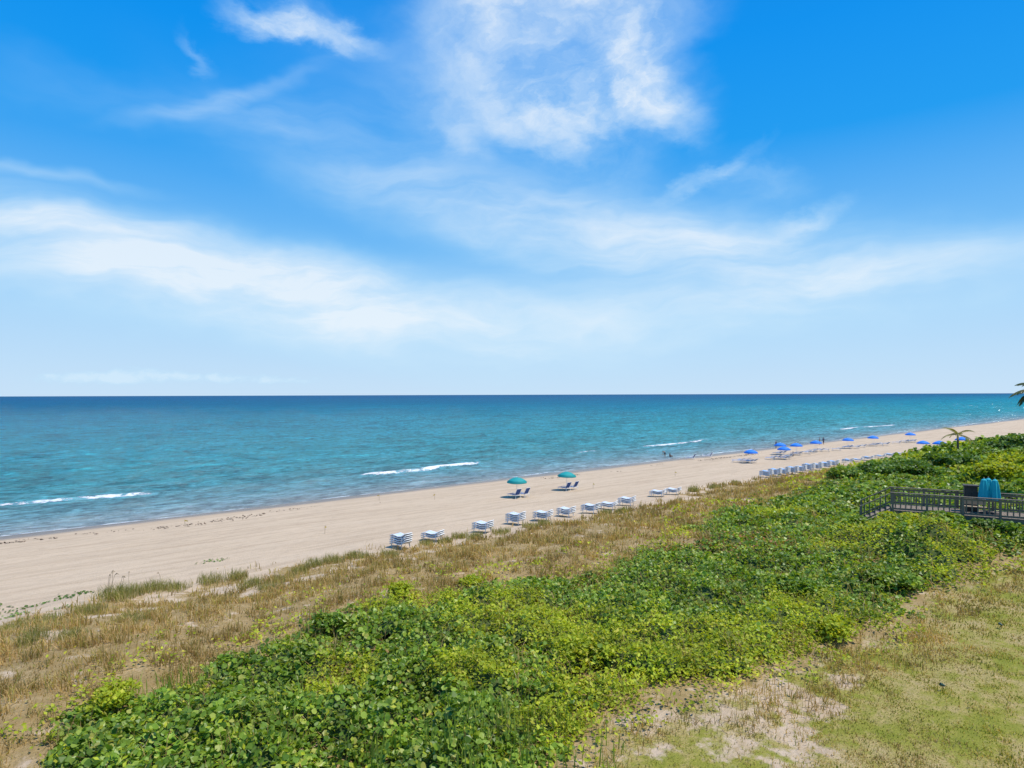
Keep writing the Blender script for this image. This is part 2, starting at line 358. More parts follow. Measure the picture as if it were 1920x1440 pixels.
tu = axis([(-8, 60, .4), (60, 150, .8)]); tv = axis([(-42, -5, .4)]); TU, TV = np.meshgrid(tu, tv, indexing='ij'); TC = canopy(TU, TV)
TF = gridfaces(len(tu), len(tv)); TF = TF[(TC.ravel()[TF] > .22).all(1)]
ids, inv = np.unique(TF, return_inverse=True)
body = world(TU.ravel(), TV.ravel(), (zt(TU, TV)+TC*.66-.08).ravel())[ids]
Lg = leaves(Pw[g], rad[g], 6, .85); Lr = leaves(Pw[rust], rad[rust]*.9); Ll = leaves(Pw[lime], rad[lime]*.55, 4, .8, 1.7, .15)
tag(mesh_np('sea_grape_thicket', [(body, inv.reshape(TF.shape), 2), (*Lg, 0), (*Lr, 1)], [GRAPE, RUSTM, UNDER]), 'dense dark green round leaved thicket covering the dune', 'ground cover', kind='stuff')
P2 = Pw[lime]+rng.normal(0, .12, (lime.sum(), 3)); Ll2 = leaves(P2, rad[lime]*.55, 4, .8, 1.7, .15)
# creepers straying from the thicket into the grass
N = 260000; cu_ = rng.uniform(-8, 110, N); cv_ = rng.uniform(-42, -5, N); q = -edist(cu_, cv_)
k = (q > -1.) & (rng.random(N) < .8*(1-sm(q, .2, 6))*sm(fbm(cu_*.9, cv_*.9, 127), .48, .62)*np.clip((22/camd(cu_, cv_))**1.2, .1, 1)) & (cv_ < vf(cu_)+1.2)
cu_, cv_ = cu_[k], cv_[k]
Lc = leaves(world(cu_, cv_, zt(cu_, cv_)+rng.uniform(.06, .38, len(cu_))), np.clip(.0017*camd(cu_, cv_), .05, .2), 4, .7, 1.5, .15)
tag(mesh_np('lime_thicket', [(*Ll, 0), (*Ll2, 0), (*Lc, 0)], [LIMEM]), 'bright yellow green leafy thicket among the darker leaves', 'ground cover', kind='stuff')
# upright reeds at the near edge
RB = blobs([(960,1400,2.6),(1040,1380,1.6),(860,1430,2.0),(330,1285,1.2),(1075,1430,1.0),(700,1420,1.2),(520,1330,1.0)], .4)
N = 14000; ru = rng.uniform(-2, 18, N); rv = rng.uniform(-26, -8, N); k = rng.random(N) < .75*blobmask(ru, rv, RB)*sm(fbm(ru*1.5, rv*1.5, 129), .4, .6); ru, rv = ru[k], rv[k]
tag(mesh_np('green_reeds', [(*blades(world(ru, rv, zt(ru, rv)+canopy(ru, rv)*.7), rng.uniform(.45, .95, len(ru)), np.full(len(ru), .036), .35), 0)], [REED]), 'tall upright green reeds growing through the nearest thicket', 'reeds', kind='stuff')
# dune grass
N = 1200000
u = rng.uniform(-8, 170, N); v = rng.uniform(-50, -8, N); d = camd(u, v)
p = np.clip((27./d)**1.3, .04, 1)*grass_d(u, v); k = rng.random(N) < p
u = u[k]; v = v[k]; d = d[k]
nn = fbm(u*.6, v*.6, 131); tf = tuftn(u, v)
Bg = blades(world(u, v, zt(u, v)-.02+canopy(u, v)*.5*rng.random(len(u))), (.06+.20*nn+.36*tf+.25*thick(u, v))*rng.uniform(.5, 1.35, len(u)), np.clip(.0010*d, .015, .09), .85)
tag(mesh_np('dune_grass', [(*Bg, 0)], [DRY]), 'brown dry grass covering the dune behind the beach', 'grass', kind='stuff')
# tall dry fringe + lawn
N = 400000
u = rng.uniform(2, 70, N); v = rng.uniform(-15, 3, N); d = camd(u, v)
k = rng.random(N) < np.clip((22./d)**1.3, .05, 1)*lawn_d(u, v)*(.25+.75*sm(fbm(u*1.5, v*1.5, 147), .34, .6)); u = u[k]; v = v[k]; d = d[k]
fr = 1-sm(v-vf(u)+(fbm(u*.8, v*.8, 149)-.5)*3, .4, 3.2)
bb = bare(u, v)
Bl = blades(world(u, v, zt(u, v)-.01), (.02+.18*fbm(u*1.6, v*1.6, 143)**1.6+.34*fr*fbm(u*.9, v*.9, 145)**1.2+.08*bb)*rng.uniform(.6, 1.3, len(u)), np.clip(.0010*d, .016, .05), .9)
f3 = (rng.random(len(u)) < fr*.7+.12+.7*bb+.65*sm(fbm(u*.55, v*.55, 148), .47, .62))
fsel = np.concatenate([f3, f3, f3])
tag(mesh_np('lawn_grass', [(Bl[0], Bl[1][~fsel], 0), (Bl[0], Bl[1][fsel], 1)], [LAWN, DRY]), 'short yellow green lawn grass with dry fringe by the thicket', 'grass', kind='stuff')
# creeping vine patches on the sand
VN = blobs([(40,1135,1.5),(110,1122,1.3),(10,1160,1.2),(150,1112,.8),(400,1052,.7),(70,1150,1.0)])
us, vs_ = [], []
for a, b, r in VN:
    q = int(80*r*r); t = rng.uniform(0, 2*PI, q); rr = r*np.sqrt(rng.random(q)); us.append(a+rr*np.cos(t)*1.8); vs_.append(b+rr*np.sin(t)*.7)
u = np.concatenate(us); v = np.concatenate(vs_); k = fbm(u*1.3, v*1.3, 151) > .5; u = u[k]; v = v[k]
tag(mesh_np('beach_vine', [(*leaves(world(u, v, zt(u, v)+.04), rng.uniform(.04, .08, len(u)), 6, .4), 0)], [DARKM]), 'thin green vine creeping over bare sand at the left edge', 'vine', kind='stuff')
# seaweed scraps
u = rng.uniform(0, 150, 3000); v = -63.2+rng.normal(0, .8, 3000)+2.5*(fbm(u*.05, u*0, 73)-.5)*2; k = fbm(u*.15, v*.5, 155) > .62; u = u[k]; v = v[k]
tag(mesh_np('seaweed', [(*leaves(world(u, v, zt(u, v)+.02), rng.uniform(.03, .09, len(u)), 5, .4, 1.6), 0)], [plain('dry_seaweed', (.17, .115, .065))]), 'scraps of brown seaweed along the tide line', 'seaweed', kind='stuff')

# ------------------------------------------------------------------ mesh builder
class MB:
    def __init__(s): s.bm = bmesh.new()
    def box(s, c, size, M=None):
        r = bmesh.ops.create_cube(s.bm, size=1.)
        bmesh.ops.scale(s.bm, vec=size, verts=r['verts'])
        if M: bmesh.ops.transform(s.bm, matrix=M, verts=r['verts'])
        bmesh.ops.translate(s.bm, vec=c, verts=r['verts']); return s
    def bar(s, a, b, w, h):
        a = Vector(a); b = Vector(b); dd = b-a
        q = dd.to_track_quat('X', 'Z').to_matrix().to_4x4()
        return s.box((a+b)/2, (dd.length, w, h), q)
    def tube(s, pts, rad, seg=8):
        pts = [Vector(p) for p in pts]; rings = []
        rads = rad if isinstance(rad, (list, tuple)) else [rad]*len(pts)
        for i, p in enumerate(pts):
            t = (pts[min(i+1, len(pts)-1)]-pts[max(i-1, 0)]).normalized()
            a = t.orthogonal().normalized() if i == 0 else (a-t*a.dot(t)).normalized()
            b = t.cross(a)
            rings.append([s.bm.verts.new(p+(a*math.cos(k*2*PI/seg)+b*math.sin(k*2*PI/seg))*rads[i]) for k in range(seg)])
        for r0, r1 in zip(rings, rings[1:]):
            for k in range(seg): s.bm.faces.new((r0[k], r0[(k+1) % seg], r1[(k+1) % seg], r1[k]))
        s.bm.faces.new(rings[0][::-1]); s.bm.faces.new(rings[-1]); return s
    def lathe(s, prof, seg=16, mod=None, c=(0,0)):
        rings = []
        for i, (r, z) in enumerate(prof):
            rings.append([s.bm.verts.new((c[0]+r*(mod(k, i) if mod else 1)*math.cos(k*2*PI/seg), c[1]+r*(mod(k, i) if mod else 1)*math.sin(k*2*PI/seg), z)) for k in range(seg)])
        for r0, r1 in zip(rings, rings[1:]):
            for k in range(seg): s.bm.faces.new((r0[k], r0[(k+1) % seg], r1[(k+1) % seg], r1[k]))
        return s
    def sheet(s, rows, th=.012):
        n = len(rows); top = [[s.bm.verts.new(p) for p in r] for r in rows]; bot = [[s.bm.verts.new(Vector(p)-Vector((0, 0, th))) for p in r] for r in rows]
        for i in range(n-1):
            for j in range(len(rows[0])-1):
                s.bm.faces.new((top[i][j], top[i+1][j], top[i+1][j+1], top[i][j+1])); s.bm.faces.new((bot[i][j], bot[i][j+1], bot[i+1][j+1], bot[i+1][j]))
        return s
    def mesh(s, name, m, smooth=False):
        bmesh.ops.recalc_face_normals(s.bm, faces=s.bm.faces)
        me = bpy.data.meshes.new(name); s.bm.to_mesh(me); s.bm.free(); me.materials.append(m)
        if smooth:
            for p in me.polygons: p.use_smooth = True
        return me
    def build(s, name, m, parent=None, smooth=False):
        o = bpy.data.objects.new(name, s.mesh(name, m, smooth)); col.objects.link(o); o.parent = parent; return o
def empty(name, loc=(0,0,0), rz=0):
    o = bpy.data.objects.new(name, None); o.empty_display_size = .2; col.objects.link(o); o.location = loc; o.rotation_euler.z = rz; return o
def copy_tree(o, parent=None):
    c = o.copy(); col.objects.link(c); c.parent = parent
    for ch in list(o.children): copy_tree(ch, c)
    return c
WHITE = plain('white_resin', (.84, .84, .83), (.77, .77, .75), .45, 4)
BLUE = plain('royal_blue_sling', (.025, .13, .42), (.03, .16, .48), .7, 5)
STACKB = plain('pale_grey_blue_sling', (.46, .53, .63), (.52, .58, .66), .7, 5)
NAVY = plain('navy_sling', (.025, .07, .25), (.03, .09, .30), .7, 5)
TEALC = plain('teal_canvas', (.004, .24, .235), (.006, .29, .28), .7, 3)
BLUEC = plain('blue_canvas', (.01, .17, .66), (.012, .20, .72), .7, 3)
STEEL = plain('pale_metal', (.55, .55, .55), None, .35)
WOOD = plain('weathered_wood', (.235, .18, .125), (.15, .115, .08), .8, 7)
DWOOD = plain('dark_wood', (.075, .055, .04), (.045, .033, .025), .7, 7)
TAN = plain('tan_wood', (.42, .32, .21), (.32, .24, .15), .7, 7)

# ------------------------------------------------------------------ parasols
def parasol(cm):
    r = empty('beach_umbrella')
    MB().tube([(0,0,-.25),(0,0,2.15)], .022, 8).build('pole', WHITE, r)
    prof = [(.02, 2.20), (.2, 2.165), (.5, 2.07), (.8, 1.93), (1.08, 1.74)]
    def mod(k, i): return 1-.035*(k % 4 == 2)*i/4-.02*(k % 2)*i/4
    c = MB().lathe(prof, 32, mod).build('canopy', cm, r, True)
    so = c.modifiers.new('thick', 'SOLIDIFY'); so.thickness = .008
    v_ = MB().lathe([(1.085, 1.745), (1.10, 1.60)], 32, lambda k, i: 1-.03*(k % 4 == 2)+.015*(k % 2)*i).build('valance', cm, r, True)
    so = v_.modifiers.new('thick', 'SOLIDIFY'); so.thickness = .006
    MB().lathe([(.0, 2.31), (.028, 2.28), (.03, 2.24), (.015, 2.205)], 8).build('finial', WHITE, r, True)
    for k in range(8):
        a = k*PI/4; MB().tube([(.03*math.cos(a), .03*math.sin(a), 2.15), (.55*math.cos(a), .55*math.sin(a), 2.01), (1.04*math.cos(a), 1.04*math.sin(a), 1.72)], .008, 5).build('rib', STEEL, r)
    return r
def place(o, x, y, z, rz): o.location = (x, y, z); o.rotation_euler.z = rz; return o
pt = parasol(TEALC); pb = parasol(BLUEC)
TEALS = [(969, 932, 'teal open parasol above two lounge chairs, left of the two teal ones'), (1062, 919, 'teal open parasol above two lounge chairs, right of the two teal ones')]
SPOTS = []
for i, (px, py, lb) in enumerate(TEALS):
    x, y, z = at(px, py); o = pt if i == 0 else copy_tree(pt); place(o, x, y, z, .3+i); o.rotation_euler.x = R(2); tag(o, lb, 'parasol', 'teal parasols on the open sand'); SPOTS.append((x, y, z))
BL = [(1408,868,'blue parasol on the sand, leftmost of the blue parasols'),(1463,852,'blue parasol behind the nearest group of loungers, second blue one from left'),(1470,861,'blue parasol just in front of another one, third from left'),
      (1493,853,'blue parasol over loungers, right neighbour of the two close parasols'),(1530,847,'blue parasol left of the two standing people'),(1590,841,'blue parasol right of the two standing people, over flat loungers'),
      (1637,836,'blue parasol midway along the far beach, left of the lone far one'),(1707,829,'blue parasol nearest the far water, above the palm tree\'s left'),(1731,848,'blue parasol rising behind the shrubs left of the small palm'),(1762,850,'blue parasol behind the shrubs beside the small palm'),(1804,842,'blue parasol behind the shrubs right of the small palm')]
BSP = []
for i, (px, py, lb) in enumerate(BL):
    x, y, z = at(px, py); o = pb if i == 0 else copy_tree(pb); place(o, x, y, z, .7*i); tag(o, lb, 'parasol', 'blue parasols along the far beach'); BSP.append((x, y, z))
# ------------------------------------------------------------------ lounge chairs (opened)
def lounger(sl, back=58, hb=.82):
    r = empty('lounge_chair'); w = .32; a = R(back); hx, hz = -.35, .36
    bx, bz = hx-hb*math.cos(a), hz+hb*math.sin(a)
    f = MB()
    for s in (-1, 1): f.tube([(1.0, s*w, .33), (.4, s*w, .36), (hx, s*w, hz), (-.6, s*w, .35)], .022)
    f.tube([(1.0, -w, .33), (1.0, w, .33)], .022).tube([(-.6, -w, .35), (-.6, w, .35)], .022).build('frame', WHITE, r)
    f = MB()
    for s in (-1, 1): f.tube([(hx, s*w, hz), (bx, s*w, bz)], .022)
    f.tube([(bx, -w, bz), (bx, w, bz)], .022).tube([(hx-.5*hb*math.cos(a), -w, hz+.5*hb*math.sin(a)), (-.6, -w, .34)], .014).build('back_frame', WHITE, r)
    MB().sheet([[(x, y, .365-.02*math.sin((x+.35)/1.35*PI)-.012*(1-(y/w)**2)) for y in (-.3, -.15, 0, .15, .3)] for x in (-.33, 0, .3, .65, .98)]).build('seat', sl, r, True)
    MB().sheet([[(hx-t*hb*math.cos(a), y, hz+.01+t*hb*math.sin(a)) for y in (-.3, -.15, 0, .15, .3)] for t in (.03, .3, .6, .97)]).build('backrest', sl, r, True)
    for sx in (-.5, .8):
        for s in (-1, 1): MB().tube([(sx, s*w, .35), (sx+(.06 if sx > 0 else -.06), s*(w+.03), -.02)], .02).build('leg', WHITE, r)
    for s in (-1, 1): MB().tube([(hx-.12, s*(w+.02), .62), (.05, s*(w+.02), .60), (.16, s*(w+.02), .36)], .018).build('armrest', WHITE, r)
    return r
L1 = lounger(NAVY); L2 = lounger(BLUE, 30, .8)
first = True
for i, (x, y, z) in enumerate(SPOTS):
    for j, s in enumerate((-1, 1)):
        o = L1 if first else copy_tree(L1); first = False
        xx = x+Dx*(s*.62+.05)+Nx*.35; yy = y+Dy*(s*.62+.05)+Ny*.35
        uu, vv = xy2uv(xx, yy); place(o, xx, yy, float(zt(uu, vv))+.01, SEA+s*.05)
        tag(o, ('left' if s < 0 else 'right')+' navy lounge chair with white frame under the '+('left' if i == 0 else 'right')+' teal parasol', 'lounge chair', 'lounge chairs under the teal parasols')
ORD = ['first', 'second', 'third', 'fourth', 'fifth', 'sixth', 'seventh', 'eighth', 'ninth', 'tenth', 'eleventh', 'twelfth', 'thirteenth', 'fourteenth', 'fifteenth']
first = True
for i, (x, y, z) in enumerate(BSP):
    for s in (-1, 1):
        o = L2 if first else copy_tree(L2); first = False
        xx = x+Dx*s*.7+Nx*.4*random.uniform(-1, 2); yy = y+Dy*s*.7+Ny*.4*random.uniform(-1, 2)
        uu, vv = xy2uv(xx, yy); place(o, xx, yy, float(zt(uu, vv))+.01, SEA+random.uniform(-.15, .15))
        tag(o, ('left' if s < 0 else 'right')+' blue lounge chair beneath the '+ORD[i]+' blue parasol counted from the left', 'lounge chair', 'lounge chairs on the far beach')
EXTRA = [(1396,866),(1384,867),(1446,862),(1456,860),(1478,858),(1512,851),(1520,850),(1548,846),(1570,845),(1605,841),(1616,839),(1650,836),(1660,835),(1682,832),(1695,830)]
for i, (px, py) in enumerate(EXTRA):
    x, y, z = at(px, py); o = copy_tree(L2); place(o, x, y, z+.01, SEA+random.uniform(-.3, .3)); tag(o, 'blue lounge chair on open sand between the far blue parasols', 'lounge chair', 'loose lounge chairs on the far beach')
for i, (px, py) in enumerate([(1296, 862), (1328, 858)]):
    x, y, z = at(px, py); o = copy_tree(L1); place(o, x, y, z+.01, SEA+.2); tag(o, ('left' if i == 0 else 'right')+' one of two lone blue chairs standing near the water', 'lounge chair', 'lone chairs near the water')
# ------------------------------------------------------------------ stacked chaises
PROF = [(-.82, .56), (-.70, .46), (-.45, .34), (-.1, .29), (.25, .34), (.45, .37), (.65, .32), (.82, .22)]
def chaise(single=False, sl=BLUE):
    w = .33
    fr = MB()
    for s in (-1, 1): fr.tube([(x, s*w, z) for x, z in PROF], .04, 6)
    fr.tube([(-.82, -w, .56), (-.82, w, .56)], .04, 6).tube([(.82, -w, .22), (.82, w, .22)], .04, 6)
    rows = [[(x, y, z+.012) for y in (-.31, -.1, .1, .31)] for x, z in PROF]
    legs = []
    for sx, top in ((-.5, .37), (.55, .33)):
        for s in (-1, 1):
            legs.append([(sx, s*w, top), (sx*1.05, s*(w+.03), top*.45), (sx*1.12, s*(w+.035), 0)])
    if single:
        for l in legs: fr.tube(l, .026, 5)
        o = fr.build('stacked_chaise', WHITE); sh = MB().sheet(rows, .02); me2 = sh.mesh('tmp', sl)
        bm = bmesh.new(); bm.from_mesh(o.data); nf = len(bm.faces); bm.from_mesh(me2); bm.faces.ensure_lookup_table()
        for i in range(nf, len(bm.faces)): bm.faces[i].material_index = 1
        bm.to_mesh(o.data); bm.free(); o.data.materials.append(sl); return o
    r = empty('stacked_chaise'); fr.build('frame', WHITE, r, True); MB().sheet(rows, .02).build('sling', sl, r, True)
    for l in legs: MB().tube(l, .026, 6).build('leg', WHITE, r, True)
    return r
TOP = ['topmost', 'second from top', 'third from top', 'fourth from top', 'fifth from top', 'sixth from top', 'seventh from top']
CH = chaise(sl=STACKB); used = False
ST = [(752,1027,5),(811,1014,3),(905,998,4),(967,983,5),(1018,976,4),(1061,969,4),(1107,962,4),(1141,955,3),(1175,948,4),(1233,931,3),(1262,927,3)]
for si, (px, py, n) in enumerate(ST):
    x, y, z = at(px, py); a = SEA+random.uniform(-.25, .1)+.35
    for k in range(n):
        o = CH if not used else copy_tree(CH); used = True
        place(o, x+random.uniform(-.03, .03), y+random.uniform(-.03, .03), z+.14*k, a+random.uniform(-.03, .03))
        tag(o, 'white framed chaise, %s, in %s stack from left along the dune' % (TOP[n-1-k], ORD[si]), 'chaise lounge', 'stacked chaises along the dune edge')
CS = chaise(True, plain('pale_blue_sling', (.10, .30, .62), (.13, .34, .66), .7)); used = False
ST2 = [(1437,895,5),(1453,893,6),(1469,891,5),(1485,889,6),(1500,886,5),(1516,883,6),(1531,881,5),(1547,878,5),(1562,875,5),(1590,868,3),(1607,866,2),(1627,863,3),(1650,859,2),(1668,857,3),(1685,854,2)]
for si, (px, py, n) in enumerate(ST2):
    x, y, z = at(px, py); a = SEA+random.uniform(-.1, .1)
    for k in range(n):
        if not used: o = CS; used = True
        else: o = CS.copy(); col.objects.link(o)
        place(o, x, y, z+.125*k, a)
        tag(o, 'blue chaise, %s, in %s stack from left in the far row' % (TOP[n-1-k], ORD[si]), 'chaise lounge', 'stacked chaises in the far row')
# ------------------------------------------------------------------ marker stakes
YEL = plain('yellow_tape', (.62, .46, .04), (.5, .36, .03), .6)
def stake():
    r = empty('marker_stake'); MB().tube([(0,0,-.2),(0,0,.65),(0,0,.7)], [.016,.015,.009], 6).build('post', TAN, r)
    MB().lathe([(.02,.45),(.022,.62)], 8).build('tape', YEL, r); MB().sheet([[(.02+t, .03*math.sin(t*9), .60-t*.25+dz) for dz in (0, -.08)] for t in (0,.08,.15,.22)], .004).build('ribbon', YEL, r); return r
SK = stake()
for i, (px, py, lb) in enumerate([(347,988,'yellow taped wooden stake on the sand, leftmost'),(609,1001,'yellow taped stake nearest the dune, left of the first chaise stack'),(711,938,'yellow taped stake near the tide line above the first chaise stack'),(815,937,'yellow taped stake left of the left teal parasol'),(1112,916,'yellow taped stake just right of the right teal parasol'),(1266,893,'yellow taped stake left of the leftmost blue parasol')]):
    x, y, z = at(px, py); o = SK if i == 0 else copy_tree(SK); place(o, x, y, z, i*1.3); o.rotation_euler.x = random.uniform(-.08, .08); tag(o, lb, 'stake', 'marker stakes on the beach')
# ------------------------------------------------------------------ boardwalk
ev = Vector((.87, -.49, 0)).normalized(); rzb = math.atan2(ev.y, ev.x); DZ = 4.7; B0 = Vector((23.7, 40.0, DZ))
bw = empty('boardwalk', B0, rzb); tag(bw, 'weathered brown wooden boardwalk with railings and stairs crossing the green thicket', 'boardwalk')
LN, W = 13., 2.7
m = MB()
for i in range(int(LN/.15)): m.box((.075+i*.15, W/2, 0), (.142, W+.1, .04))
m.build('deck', WOOD, bw)
for y in (.02, W-.02): MB().box((LN/2, y, -.14), (LN, .05, .22)).build('beam', WOOD, bw)
ST_L, ST_H = 1.75, 1.0
for y in (0, W):
    for i in range(8): MB().box((.06+i*1.8, y, -.62), (.12, .12, 3.4)).build('post', WOOD, bw)
    MB().box((LN/2, y, 1.11), (LN+.1, .18, .05)).build('top_rail', WOOD, bw)
    for zr in (.98, .12): MB().box((LN/2, y, zr), (LN, .04, .11)).build('rail', WOOD, bw)
    nb = int(LN/.28)
    for i in range(nb):
        if (i*.28+.2-.06) % 1.8 > .12: MB().box((i*.28+.2, y+.045, .53), (.065, .04, .92)).build('baluster', WOOD, bw)
    MB().bar((0, y, 1.09), (-ST_L, y, 1.09-ST_H), .15, .05).build('stair_rail', WOOD, bw)
    MB().bar((0, y, .15), (-ST_L, y, .15-ST_H), .04, .08).build('stair_rail', WOOD, bw)
    MB().bar((-.03, y, -.14), (-ST_L, y, -.14-ST_H), .05, .24).build('stringer', WOOD, bw)
    MB().box((-ST_L+.05, y, .3-ST_H), (.12, .12, 1.7)).build('post', WOOD, bw)
    for i in range(1, 6):
        xx = -i*.3; MB().box((xx, y+.04, .6+xx*ST_H/ST_L), (.05, .03, .95)).build('baluster', WOOD, bw)
for i in range(6): MB().box((-.15-i*.29, W/2, -.17-i*.166), (.28, W-.1, .04)).build('tread', WOOD, bw)
def onb(x, y): return B0+Vector((ev.x*x-ev.y*y, ev.y*x+ev.x*y, .021))
c = empty('storage_cabinet', onb(4.25, 1.9), rzb); tag(c, 'dark wooden cabinet on the boardwalk left of the closed teal parasols', 'cabinet')
MB().box((0,0,.77),(.66,.5,1.5)).build('body', DWOOD, c); MB().box((0,0,1.57),(.78,.64,.08)).build('lid', DWOOD, c)
for s in (-1, 1):
    dd = MB().box((s*.16,-.265,.77),(.30,.025,1.36)).build('door', DWOOD, c); MB().box((s*.05,-.29,.85),(.02,.03,.16)).build('handle', STEEL, dd)
CTEAL = plain('closed_teal_canvas', (.01,.42,.48), (.015,.33,.39), .75, 4)
def closed():
    r = empty('closed_umbrella'); MB().tube([(0,0,0),(0,0,2.1)], .022).build('pole', TAN, r)
    MB().lathe([(.03,2.12),(.13,2.02),(.19,1.7),(.23,1.3),(.27,.85),(.22,.83)], 24, lambda k, i: 1+(.20 if k % 3 == 0 else -.10)*min(1, i*.5)).build('canopy', CTEAL, r)
    MB().lathe([(.0,2.2),(.03,2.17),(.02,2.1)], 8).build('finial', TAN, r); MB().lathe([(.0,.1),(.2,.08),(.24,0),(.0,0)], 16).build('base', DWOOD, r); return r
cu0 = closed()
for i, x in enumerate((4.85, 5.12, 5.38)):
    o = cu0 if i == 0 else copy_tree(cu0); place(o, *onb(x, 1.3+.45*(i % 2)), i); tag(o, ['left', 'middle', 'right'][i]+' one of three closed teal parasols standing on the boardwalk', 'parasol', 'closed parasols on the boardwalk')
b = empty('bench', onb(4.3, .75), rzb); tag(b, 'tan wooden bench behind the boardwalk railing under the cabinet', 'bench')
MB().box((0,0,.45),(1.2,.4,.05)).build('seat', TAN, b); MB().box((0,.2,.72),(1.2,.04,.35)).build('backrest', TAN, b)
for s in (-1, 1): MB().box((s*.5,0,.21),(.08,.36,.42)).build('leg', TAN, b)
# ------------------------------------------------------------------ shrubs, tufts, palms
BARK = plain('bark', (.16, .12, .085), (.09, .065, .045), .9, 8)
def shrub_at(x, y, z, r, h, m, lb, n=900, ls=.07, el=1.6, group=None):
    d = math.hypot(x, y)
    e = empty('shrub', (x, y, z)); tag(e, lb, 'shrub', group)
    ls = max(ls, .0017*d); pts = []
    for k in range(11):
        a = random.uniform(0, 2*PI); q = r*.68*math.sqrt(random.random()); cz = h*random.uniform(.3, .7); rr = r*random.uniform(.28, .48)
        dirs = unit(rng.normal(0, 1, (n//11, 3))); dirs[:, 2] = np.where(dirs[:, 2] < -.35, -dirs[:, 2], dirs[:, 2])
        pts.append(np.array([[q*math.cos(a), q*math.sin(a), cz]])+dirs*rr*rng.uniform(.5, 1.25, (n//11, 1))*np.array([[1, 1, min(.9, .5*h/r+.2)]]))
    P = np.concatenate(pts); P[:, 2] = np.maximum(P[:, 2], .05)
    mesh_np('foliage', [(*leaves(P, ls*rng.uniform(.7, 1.2, len(P)), 6 if el < 1.3 else 4, .8, el, .2), 0)], [m], parent=e)
    s = MB()
    for k in range(6):
        a = k*1.05; s.tube([(0,0,-.1),(.25*r*math.cos(a),.25*r*math.sin(a),.35*h),(.55*r*math.cos(a),.55*r*math.sin(a),.75*h)], [.035,.022,.01], 5)
    s.build('stem', BARK, e)
def shrub(px, py, r, h, m, lb, zb=0, n=900, ls=.07, el=1.6, group=None): shrub_at(*at(px, py, zb), r, h, m, lb, n, ls, el, group)
shrub(625,1190,.95,.95,GRAPE,'round green shrub standing alone in brown grass',0,1300,.06)
shrub(195,1340,1.0,.8,LIMEM,'yellow green shrub at the left end of the thicket',0,1200,.05)
shrub(745,1120,.8,.6,LIMEM,'yellow green shrub on the thicket edge right of the round lone shrub',0,700,.06)
shrub(880,1100,.8,.5,LIMEM,'low yellow green shrub at the edge of the brown grass',0,700,.06)
shrub(1095,1235,1.2,1.1,LIMEM,'taller bright shrub in the middle of the thicket',.3,1500,.06)
shrub(1490,1110,1.1,1.0,GRAPE,'dark green shrub in front of russet leaves',.3,1500,.08,1.1)
shrub(1570,1190,1.1,.75,LIMEM,'bright lime shrub beside the lawn edge, left of the dark one',.2,1100,.06)
shrub(1680,1100,1.2,.9,GRAPE,'dark shrub overhanging the lawn at the right',.2,1300,.08,1.1)
# shrubs against the near side of the boardwalk
for i, (t, off, r, h, m_, lb) in enumerate([(-1.6,-.9,1.1,.95,GRAPE,'green shrub at the foot of the boardwalk stairs'),(.6,-1.1,1.2,1.0,LIMEM,'yellow green shrub against the left end of the boardwalk'),(2.6,-1.1,1.3,1.0,GRAPE,'green shrub hiding the boardwalk underside below the cabinet'),(4.7,-1.1,1.3,1.0,DARKM,'dark shrub hiding the boardwalk underside below the closed parasols'),(6.6,-1.1,1.3,1.0,GRAPE,'green shrub against the boardwalk at the right edge')]):
    p_ = onb(t, off); uu, vv = xy2uv(p_.x, p_.y); zz = float(zt(uu, vv)); shrub_at(p_.x, p_.y, zz, r, max(.8, (DZ-.05 if i else DZ-.5)-zz), m_, lb, 1500, .075, 1.2)
for i, (px, py, r, h, m, lb) in enumerate([(1655,890,3,1.7,DARKM,'dark green shrub behind the boardwalk stairs, nearest the beach'),(1720,885,3.2,2.0,DARKM,'dark green shrub above the boardwalk railing, left of the small palm'),(1790,875,3.2,2.0,DARKM,'tall dark green shrub right below the small palm'),(1845,865,3.4,2.6,GRAPE,'tall green shrub above the closed teal parasols'),(1890,855,3.6,3.5,DARKM,'tallest dark shrub at the right edge'),(1875,895,2.6,2.0,LIMEM,'bright yellow green shrub right of the closed teal parasols'),(1925,885,3.,2.6,LIMEM,'bright yellow green shrub cut by the right edge'),(1590,893,2.4,1.4,GRAPE,'low green shrub behind the far stacked chaises')]):
    shrub(px, py, r, h, m, lb, .5, 2200, .1, 1.3)
def tuft(px, py, h, n, lb, stalks=0, spread=.45, group=None):
    x, y, z = at(px, py); e = empty('grass_tuft', (x, y, z)); tag(e, lb, 'grass tuft', group)
    P = np.concatenate([np.clip(rng.normal(0, spread, (n, 2)), -1.7*spread, 1.7*spread), np.zeros((n, 1))], 1); d = math.hypot(x, y)
    for i in range(n):
        uu, vv = xy2uv(x+P[i, 0], y+P[i, 1]); P[i, 2] = float(zt(uu, vv))-z-.02
    mesh_np('blade_clump', [(*blades(P, h*rng.uniform(.5, 1.1, n), np.full(n, max(.016, .0006*d)), .6), 0)], [OATS], parent=e)
    for k in range(stalks):
        a = random.uniform(0, 2*PI); bx_, by_ = random.gauss(0, spread*.7), random.gauss(0, spread*.7); q = h*random.uniform(1.2, 1.7)
        s = MB().tube([(bx_, by_, 0), (bx_+.06*math.cos(a), by_+.06*math.sin(a), q*.6), (bx_+.2*math.cos(a), by_+.2*math.sin(a), q)], .008, 4).build('stalk', TAN, e)
        MB().tube([(bx_+.2*math.cos(a), by_+.2*math.sin(a), q), (bx_+.3*math.cos(a), by_+.3*math.sin(a), q+.1), (bx_+.42*math.cos(a), by_+.42*math.sin(a), q+.03)], [.01, .04, .008], 5).build('seed_head', TAN, s)
tuft(225,1120,.85,700,'largest grass tuft with tall seed stalks on bare sand at left',7,.55)
